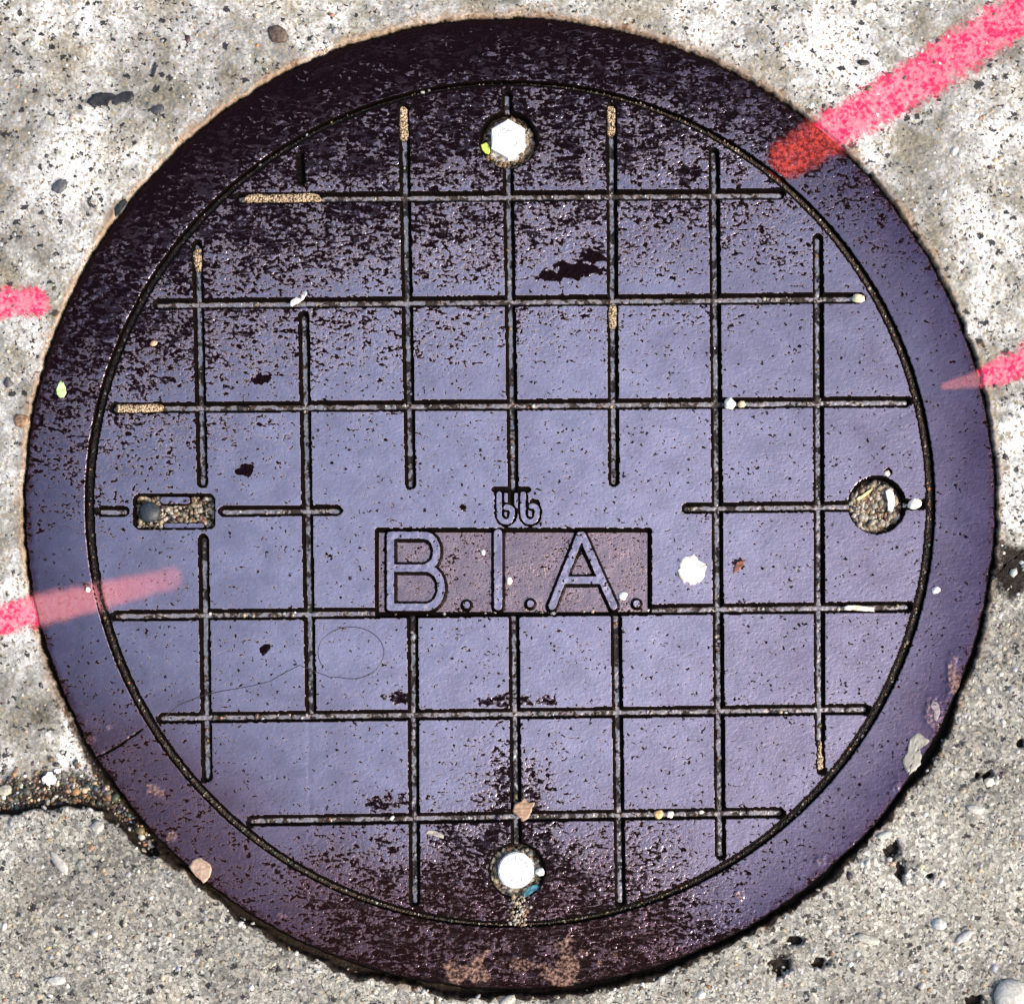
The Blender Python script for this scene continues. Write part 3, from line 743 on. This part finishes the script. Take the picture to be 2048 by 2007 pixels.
bolt = empty('bolt', lid); bolt['label'] = 'bright hexagonal bolt at the top'
b1 = prism('shank_flange', poly(1016.5, 279, 43, 28), -0.009, -0.0052, M_BOLT_SIDE, bolt)
prism('hex_head', poly(1016.5, 277, 39, 6, math.pi / 2), -0.0052, 0.0006, M_BOLT, bolt, 0.0008)
stamp(1016.5, 277, [(200, 21, 7, 60), (225, 22, 6, 20), (245, 20, 9, 80), (262, 14, 9, 40), (285, 15, 8, 70), (10, 24, 6, 80), (30, 20, 5, 60), (48, 20, 6, 90), (300, 22, 4, 0)], 0.00075, bolt)
bolt = empty('bolt', lid); bolt['label'] = 'bright round-headed bolt at the bottom'
prism('shank_flange', poly(1032, 1740, 41, 28), -0.009, -0.0052, M_BOLT_SIDE, bolt)
prism('round_head', poly(1032, 1739.5, 36, 40), -0.0052, 0.0006, M_BOLT, bolt, 0.0010)
stamp(1032, 1739.5, [(210, 25, 7, 60), (232, 25, 7, 10), (252, 24, 7, 90), (268, 25, 8, 0), (288, 25, 7, 100), (300, 24, 7, 40), (322, 25, 7, 0), (340, 24, 6, 60), (60, 22, 7, 20), (85, 24, 7, 60), (112, 21, 6, 30), (10, 16, 6, 90)], 0.00075, bolt)
# lifting bars inside the pick slot
lb = relief('lift_bar', [[(326, 999), (372, 999)]], 7.5, 3.5, -0.008, -0.0024, lid, 1.2)
lb['label'] = 'worn iron bar along the upper side of the pick slot'
relief('lift_bar', [[(330, 1049), (402, 1049)]], 5.0, 4.0, -0.009, -0.0042, lid, 1.2)['label'] = 'dark rusty bar along the lower side of the pick slot'

# ---------------------------------------------------------------- spray paint
def surface(x, y):
    r = np.hypot(x - CX, y - CY)
    zl = lid_height(x, y); zp = pave_height(x, y)
    ring = np.where((r > R_GAP + 10) & (r < ring_edge(x, y) - 3), fbm(x, y, 140, 25, 3) * 0.00025, -0.004)
    z = np.where(r < R_GAP, zl, np.where(r < ring_edge(x, y) - 3, ring, np.maximum(zp, -0.002)))
    return np.maximum(z, -0.0042), r
def paint(pts, label, fade, red=0.0):
    xs = [p[0] for p in pts]; ys = [p[1] for p in pts]; m = max(p[2] for p in pts) * 1.7
    x, y = local_grid(max(min(xs) - m, -40), min(ys) - m, min(max(xs) + m, 2090), max(ys) + m, 2.2)
    cov = np.zeros(x.shape)
    for (ax, ay, wa), (bx, by, wb) in zip(pts[:-1], pts[1:]):
        dx, dy = bx - ax, by - ay; t = np.clip(((x - ax) * dx + (y - ay) * dy) / (dx * dx + dy * dy), 0, 1)
        w = wa + (wb - wa) * t
        d = np.hypot(x - ax - t * dx, y - ay - t * dy)
        cov = np.maximum(cov, sstep(1.42, 0.42, d / w + 0.18 * fbm(x, y, 30, 95, 3)))
    z, r = surface(x, y)
    iron = (r < ring_edge(x, y) - 1).astype(float)
    cov = cov * np.where(iron > 0, fade, 1.0)
    if min(xs) < 0: cov = cov * np.interp(x, [80, 200, 370], [1.0, 0.85, 0.45])
    o = grid_mesh('paint_stroke', x, y, z + 0.00045, cov > 0.02, M_PAINT, None, dict(cover=cov, iron=iron, red=np.full(x.shape, red)))
    return tag(o, label, 'paint mark', 'pink spray paint strokes')
paint([(2075, 5, 52), (1960, 78, 50), (1830, 165, 48), (1700, 242, 46), (1578, 318, 40)], 'long pink paint stroke from the top right corner onto the frame', 1.0, 1.0)
paint([(2075, 712, 36), (2000, 745, 30), (1960, 757, 20), (1890, 772, 9)], 'short pink paint stroke at the right reaching faintly onto the frame', 0.62)
paint([(-30, 606, 36), (72, 606, 30)], 'pink paint dab on the concrete at the upper left edge', 1.0)
paint([(-30, 1246, 34), (70, 1222, 34), (200, 1192, 30), (345, 1156, 25)], 'pink paint stroke from the left edge across frame and lid', 1.0)

# ---------------------------------------------------------------- loose things
def zsurf(x, y):
    x = np.array([float(x)]); y = np.array([float(y)])
    z, _ = surface(x, y); return float(z[0])

def stone(name, label, cat, x, y, rx, ry, rot, c1, c2, z=None, h=0.7, rough=0.5, lump=0.38, group=None):
    seed = int(x * 7 + y * 13)
    V = ICO3_V.copy()
    nrm = 1 + lump * (fbm(V[:, 0] * 10 + seed, V[:, 1] * 10 + V[:, 2] * 7, 9, seed % 97, 3)) + 0.35 * lump * noise(V[:, 0] * 10, V[:, 2] * 10 + seed, 3, 5)
    V = V * nrm[:, None]
    a = math.radians(rot); px, py, pz = V[:, 0] * rx, V[:, 1] * ry, V[:, 2] * min(rx, ry) * h
    q_ = np.stack([(px * math.cos(a) - py * math.sin(a)) * S, (px * math.sin(a) + py * math.cos(a)) * S, pz * S], 1)
    if cat == 'stone' and z is None:
        c1 = tuple(0.50 * v for v in c1); c2 = tuple(0.66 * v for v in c2); h *= 0.5
    m = plain_material('stone_' + name, c1, c2, 500, rough)
    o = raw_mesh(name, q_, ICO3_F, m)
    zz = zsurf(x, y) if z is None else z
    o.location = (float(X(x)), float(Y(y)), zz + min(rx, ry) * h * S * 0.55)
    return tag(o, label, cat, group)

def flake(name, label, cat, x, y, pts, c1, c2, z=None, thick=0.0006, curl=0.0012, rough=0.5, stretch=(1, 1, 1)):
    """thin curled flake with thickness from an outline around its centre"""
    rj = random.Random(int(x + y)); fine_pts = []
    for (ax, ay), (bx, by) in zip(pts, pts[1:] + pts[:1]):
        for t in (0.0, 0.34, 0.67):
            j = 0.055 * max(abs(ax), abs(ay), 6)
            fine_pts.append((ax + (bx - ax) * t + rj.uniform(-j, j), ay + (by - ay) * t + rj.uniform(-j, j)))
    pts = fine_pts
    n = len(pts); ringn = 5
    rows = [(0.0, 0.0)] + [(px * (j + 1) / ringn, py * (j + 1) / ringn) for j in range(ringn) for px, py in pts]
    P = np.array(rows); rmax = np.abs(np.array(pts)).max()
    zz = curl * ((P[:, 0] / rmax) ** 2 * 0.8 + 0.2 * P[:, 1] / rmax) + 0.0003 * noise(P[:, 0] + x, P[:, 1] + y, 7, 66)
    top = np.stack([P[:, 0] * S, -P[:, 1] * S, zz + thick], 1); bot = top - [0, 0, thick]
    F = []
    for i in range(n): F.append((0, 1 + i, 1 + (i + 1) % n))
    for j in range(ringn - 1):
        for i in range(n):
            a, b = 1 + j * n + i, 1 + j * n + (i + 1) % n; F += [(a, a + n, b + n), (a, b + n, b)]
    F = np.array(F); m0 = len(P); off = 1 + (ringn - 1) * n
    sides = []
    for i in range(n):
        a, b = off + i, off + (i + 1) % n; sides += [(a, a + m0, b + m0), (a, b + m0, b)]
    allF = np.concatenate([F, F[:, ::-1] + m0, np.array(sides)])
    m = plain_material('flake_' + name, c1, c2, 350, rough, stretch=stretch)
    o = raw_mesh(name, np.concatenate([top, bot]), allF, m)
    o.location = (float(X(x)), float(Y(y)), (zsurf(x, y) if z is None else z) + 0.0002)
    return tag(o, label, cat)

def blob(r, n=16, j=0.25, sx=1, sy=1, seed=0):
    rnd = random.Random(seed)
    return [(sx * r * (1 + rnd.uniform(-j, j)) * math.cos(2 * math.pi * i / n), sy * r * (1 + rnd.uniform(-j, j)) * math.sin(2 * math.pi * i / n)) for i in range(n)]

WHITE1, WHITE2 = (0.72, 0.69, 0.60), (0.90, 0.88, 0.80)
flake('crumb', 'ragged cream crumb on the lid right of the lettering', 'crumb', 1384, 1142, blob(27, 22, 0.20, 1, 1.0, 3), (0.72, 0.62, 0.50), (0.92, 0.88, 0.80), thick=0.003, curl=0.0006)
flake('leaf_scrap', 'small dark red-brown leaf scrap right of the cream crumb', 'leaf', 1478, 1132, [(-12, 14), (-10, 4), (-4, -8), (6, -12), (14, -13), (8, -2), (0, 8), (-6, 14)], (0.05, 0.02, 0.015), (0.35, 0.13, 0.07))
stone('pebble', 'cream pebble in the notch right of the gravel pocket', 'pebble', 1829, 1007, 14, 11, 20, WHITE1, WHITE2, z=-0.002)
stone('pebble', 'tiny pale pebble in the nick above the gravel pocket', 'pebble', 1774, 946, 6.5, 6, 0, (0.7, 0.55, 0.48), (0.85, 0.75, 0.68), z=-0.0015)
stone('pebble', 'angular cream pebble in the third cross groove, right part', 'pebble', 1460, 807, 12, 11, 30, WHITE1, WHITE2, z=-0.002)
stone('pebble', 'small tan pebble beside the angular cream pebble', 'pebble', 1484, 808, 8, 7, 0, (0.5, 0.42, 0.25), (0.7, 0.62, 0.42), z=-0.0025)
stone('pebble', 'yellowish pebble at the right end of the second cross groove', 'pebble', 1717, 596, 14, 9, -10, (0.45, 0.37, 0.22), (0.72, 0.66, 0.5), z=-0.0022)
stone('pebble', 'white grit pebble on the frame right of the lid edge', 'pebble', 1871, 1180, 8, 7, 30, (0.6, 0.62, 0.62), (0.85, 0.86, 0.85))
stone('pebble', 'white pebble beside the foot of the letter A', 'pebble', 1246, 1190, 9, 8, 50, (0.75, 0.74, 0.7), (0.92, 0.92, 0.9), z=-0.0036)
stone('pebble', 'white pebble beside the letter I', 'pebble', 1018, 1160, 7, 8, 0, (0.6, 0.58, 0.5), (0.85, 0.82, 0.74), z=-0.0036)
stone('pebble', 'small white pebble in the name panel above the first full stop', 'pebble', 966, 1103, 4.5, 6, 0, (0.65, 0.6, 0.55), (0.85, 0.82, 0.78), z=-0.0036)
stone('pebble', 'orange pebble in the lowest cross groove', 'pebble', 1317, 1628, 9, 9, 0, (0.62, 0.38, 0.14), (0.80, 0.58, 0.30), z=-0.0022)
stone('pebble', 'white pebble next to the orange pebble in the lowest cross groove', 'pebble', 1340, 1628, 7, 7, 0, WHITE1, WHITE2, z=-0.0024)
stone('pebble', 'white pebble at the right rim of the bottom bolt pocket', 'pebble', 1081, 1743, 9, 8, 0, WHITE1, WHITE2, z=-0.003)
stone('pebble', 'tiny white pebble on the left frame at the paint stroke', 'pebble', 176, 1179, 5, 5, 0, (0.7, 0.55, 0.4), (0.9, 0.8, 0.7))
stone('pebble', 'tan pebble in a dark spot at the left of the lid', 'pebble', 308, 687, 8, 5, 20, (0.45, 0.22, 0.12), (0.75, 0.5, 0.36))
stone('pebble', 'large pale stone at the bottom right corner', 'stone', 2022, 1992, 36, 36, 0, (0.62, 0.61, 0.55), (0.80, 0.79, 0.73), h=0.4, lump=0.12)
stone('pebble', 'oval cream stone set in concrete at the lower right', 'stone', 1950, 1618, 17, 8, -12, WHITE1, WHITE2, h=0.6)
stone('pebble', 'peach pebble beside a black hole in the lower right concrete', 'pebble', 1978, 1564, 11, 9, 10, (0.7, 0.55, 0.42), (0.9, 0.8, 0.68), h=0.8)
stone('pebble', 'long white stone in the concrete right of the frame bottom', 'stone', 1733, 1877, 27, 9, -14, (0.6, 0.57, 0.48), (0.82, 0.8, 0.7), h=0.6)
stone('pebble', 'slanted white stone in the concrete near the lower right edge', 'stone', 1927, 1873, 20, 9, 35, (0.66, 0.64, 0.6), (0.85, 0.84, 0.8), h=0.6)
stone('pebble', 'bluish white stone in the lower right concrete', 'stone', 1877, 1847, 14, 12, 10, (0.6, 0.62, 0.6), (0.8, 0.82, 0.8), h=0.6)
stone('pebble', 'pale oval stone against the frame at the lower right', 'stone', 1770, 1669, 16, 7, 15, WHITE1, WHITE2, h=0.7)
stone('pebble', 'cream stone in the dirty corner at the left joint', 'stone', 10, 1580, 14, 11, 0, (0.55, 0.5, 0.38), (0.75, 0.7, 0.58), h=0.6)
stone('pebble', 'pale block-like stone in the lower left concrete', 'stone', 196, 1652, 14, 12, 30, (0.5, 0.48, 0.42), (0.68, 0.66, 0.6), h=0.5)
stone('pebble', 'long pale stone in the lower left concrete', 'stone', 120, 1726, 26, 10, -52, (0.52, 0.5, 0.44), (0.72, 0.7, 0.64), h=0.45)
stone('pebble', 'pale stone at the lower left edge of the concrete', 'stone', 114, 1960, 20, 9, 6, (0.6, 0.6, 0.56), (0.8, 0.8, 0.76), h=0.45)
stone('pebble', 'cream stone under the frame at the bottom', 'stone', 1015, 2000, 20, 8, 25, (0.6, 0.56, 0.46), (0.8, 0.77, 0.68), h=0.6)
stone('pebble', 'brown stone in the pale concrete above the frame', 'stone', 556, 70, 20, 16, -45, (0.10, 0.06, 0.045), (0.24, 0.17, 0.13), h=0.35)
stone('pebble', 'slate grey stone in the upper left concrete', 'stone', 120, 373, 17, 12, 30, (0.09, 0.095, 0.11), (0.17, 0.17, 0.19), h=0.35)
stone('pebble', 'black stone touching the frame at the upper left', 'stone', 241, 415, 20, 9, 58, (0.01, 0.014, 0.014), (0.04, 0.045, 0.045), h=0.4)
stone('pebble', 'dark stone near the frame in the upper left concrete', 'stone', 316, 220, 12, 9, 20, (0.05, 0.055, 0.06), (0.12, 0.12, 0.13), h=0.4)
stone('pebble', 'orange-brown stone against the frame at the left', 'stone', 45, 842, 15, 13, 0, (0.25, 0.12, 0.06), (0.5, 0.33, 0.2), h=0.5)
stone('pebble', 'dark grey stone in the left concrete strip', 'stone', 16, 765, 9, 10, 0, (0.05, 0.05, 0.055), (0.14, 0.14, 0.15), h=0.5)
stone('pebble', 'black stone in the pale concrete right of the top', 'stone', 1727, 126, 13, 6, 0, (0.015, 0.012, 0.012), (0.05, 0.045, 0.04), h=0.4)
stone('dark_stone', 'black pentagonal stone in the left end of the pick slot', 'stone', 298, 1023, 22, 21, 0, (0.012, 0.016, 0.02), (0.045, 0.055, 0.065), z=-0.005, h=0.6, lump=0.15)
flake('tar_patch', 'black tar streak on the pale concrete at the upper left', 'tar', 222, 198, [(-46, 8), (-36, -6), (-18, -12), (4, -10), (12, -4), (20, -12), (42, -15), (46, -4), (44, 6), (22, 8), (8, 13), (2, 2), (-8, 2), (-6, 14), (-24, 14), (-38, 14)], (0.008, 0.008, 0.009), (0.028, 0.028, 0.03), thick=0.0010, curl=0.0002)
flake('tar_patch', 'thin black tar fleck below the top edge of the concrete', 'tar', 308, 142, [(-4, 12), (-3, -2), (2, -14), (6, -15), (5, -3), (1, 13)], (0.008, 0.008, 0.009), (0.028, 0.028, 0.03), thick=0.0009, curl=0.0002)
flake('leaf', 'small green leaf on the left of the frame', 'leaf', 123, 781, [(-3, -20), (4, -16), (9, -6), (10, 6), (5, 14), (-2, 15), (-9, 8), (-10, -2), (-7, -10)], (0.30, 0.48, 0.14), (0.66, 0.80, 0.45))
flake('leaf', 'yellow-green leaf scrap beside the hexagonal bolt', 'leaf', 971, 293, [(-9, -6), (2, -11), (8, -2), (9, 8), (6, 13), (-2, 10), (-7, 3)], (0.42, 0.55, 0.07), (0.62, 0.74, 0.16), z=-0.0035)
flake('leaf', 'ribbed tan leaf scrap where groove lines cross above the bottom bolt', 'leaf', 1045, 1617, [(-20, 6), (-16, -8), (-2, -16), (4, -24), (10, -14), (24, -12), (18, 4), (12, 18), (0, 26), (-6, 16)], (0.20, 0.11, 0.07), (0.46, 0.30, 0.20), stretch=(0.4, 1.6, 1))
flake('leaf', 'rounded tan leaf scrap on the lower left edge of the frame', 'leaf', 402, 1738, [(-24, -6), (-16, -18), (0, -24), (12, -16), (20, -10), (22, 4), (16, 18), (6, 28), (-4, 18), (-14, 8)], (0.28, 0.18, 0.13), (0.50, 0.36, 0.27), thick=0.0008)
flake('curled_scrap', 'curled pale scrap left of the bottom bolt', 'scrap', 870, 1668, [(-20, -2), (-12, -10), (4, -6), (18, 2), (17, 8), (4, 4), (-10, 0)], (0.20, 0.17, 0.14), (0.48, 0.44, 0.38))
flake('silver_scrap', 'crumpled silver scrap on the second cross groove', 'scrap', 597, 597, [(-17, 14), (-14, 4), (2, -8), (14, -16), (18, -12), (10, 2), (-4, 10), (-12, 16)], (0.35, 0.36, 0.38), (0.80, 0.80, 0.82), z=-0.0010, rough=0.25)
flake('white_scrap', 'crumpled white scrap on the dirt at the left joint', 'scrap', 102, 1557, blob(14, 13, 0.22, 1, 0.95, 9), (0.75, 0.77, 0.8), (0.92, 0.93, 0.95), thick=0.0012, curl=0.0025)
flake('white_scrap', 'tiny white scrap just above the crumpled white scrap', 'scrap', 117, 1541, blob(7, 8, 0.25, 1, 0.8, 4), (0.75, 0.77, 0.8), (0.92, 0.93, 0.95), thick=0.001)
flake('shard', 'blue-green shard at the lower right of the bottom bolt', 'shard', 1064, 1780, [(-20, 12), (-12, 0), (0, -10), (10, -12), (24, 0), (14, -2), (4, 2), (-6, 10), (-16, 18)], (0.02, 0.09, 0.12), (0.10, 0.30, 0.36), z=-0.0022, rough=0.15)
flake('splinter', 'flat cream splinter in the groove right of the lettering', 'splinter', 1719, 1215, [(-31, -3), (-10, -6), (14, -3), (30, 0), (30, 7), (6, 6), (-14, 4), (-30, 5)], (0.55, 0.46, 0.34), (0.85, 0.78, 0.66), z=-0.0020, thick=0.001, curl=0.0003)
flake('straw', 'yellow straw-like sliver in the gravel pocket', 'straw', 1732, 986, [(-18, 10), (-4, 1), (12, -10), (14, -7), (0, 5), (-14, 14)], (0.55, 0.48, 0.22), (0.78, 0.72, 0.42), z=-0.0042, thick=0.001, curl=0.0003)
flake('white_fragment', 'curved white fragment in the gravel pocket', 'fragment', 1782, 998, [(-4, -22), (4, -18), (9, -4), (8, 10), (4, 24), (-4, 22), (-5, 4), (-8, -8), (-10, -18)], (0.66, 0.64, 0.64), (0.90, 0.89, 0.90), z=-0.0042, thick=0.002)
flake('mortar_splash', 'grey mortar splash on the lower right edge of the frame', 'mortar', 1828, 1505, [(4, -40), (16, -36), (30, -22), (20, -14), (10, -10), (14, 6), (12, 22), (2, 34), (-10, 46), (-18, 36), (-24, 14), (-14, -2), (-12, -18), (-8, -30)], (0.18, 0.175, 0.145), (0.34, 0.33, 0.29), thick=0.0012, curl=0.0003)
flake('mortar_splash', 'pale mortar streaks on the right edge of the frame', 'mortar', 1872, 1420, [(-8, -20), (4, -14), (8, 4), (2, 22), (-6, 18), (-4, 2), (-12, -8)], (0.18, 0.15, 0.16), (0.32, 0.27, 0.28), thick=0.0006, curl=0.0002)

# thin hair lying on the lid
def strand(name, label, pts, rad, mat):
    cu = bpy.data.curves.new(name, 'CURVE'); cu.dimensions = '3D'; cu.bevel_depth = rad * S; cu.bevel_resolution = 1
    sp = cu.splines.new('POLY'); sp.points.add(len(pts) - 1)
    for p, (a, b) in zip(sp.points, pts): p.co = (float(X(a)), float(Y(b)), max(zsurf(a, b), -0.0004) + rad * S + 0.0002, 1)
    tmp = bpy.data.objects.new(name, cu)
    me = bpy.data.meshes.new_from_object(tmp); bpy.data.objects.remove(tmp); me.name = name; me.materials.append(mat)
    o = bpy.data.objects.new(name, me); COL.objects.link(o)
    return tag(o, label, 'hair')
M_HAIR = plain_material('dark_hair', (0.012, 0.008, 0.012), (0.03, 0.02, 0.025), 300, 0.5)
oval = [(702 + 66 * math.cos(math.radians(a)), 1305 + 52 * math.sin(math.radians(a)) + 4 * math.sin(math.radians(3 * a))) for a in range(150, 480, 10)]
strand('hair', 'dark hair lying in an oval loop under the lettering', [(330, 1432), (360, 1408), (400, 1392), (440, 1382), (500, 1372), (540, 1362), (575, 1342), (600, 1330), (630, 1342), (660, 1354)] + [(702 + 66 * math.cos(math.radians(a)), 1305 + 52 * math.sin(math.radians(a))) for a in range(110, -215, -12)], 0.75, M_HAIR)
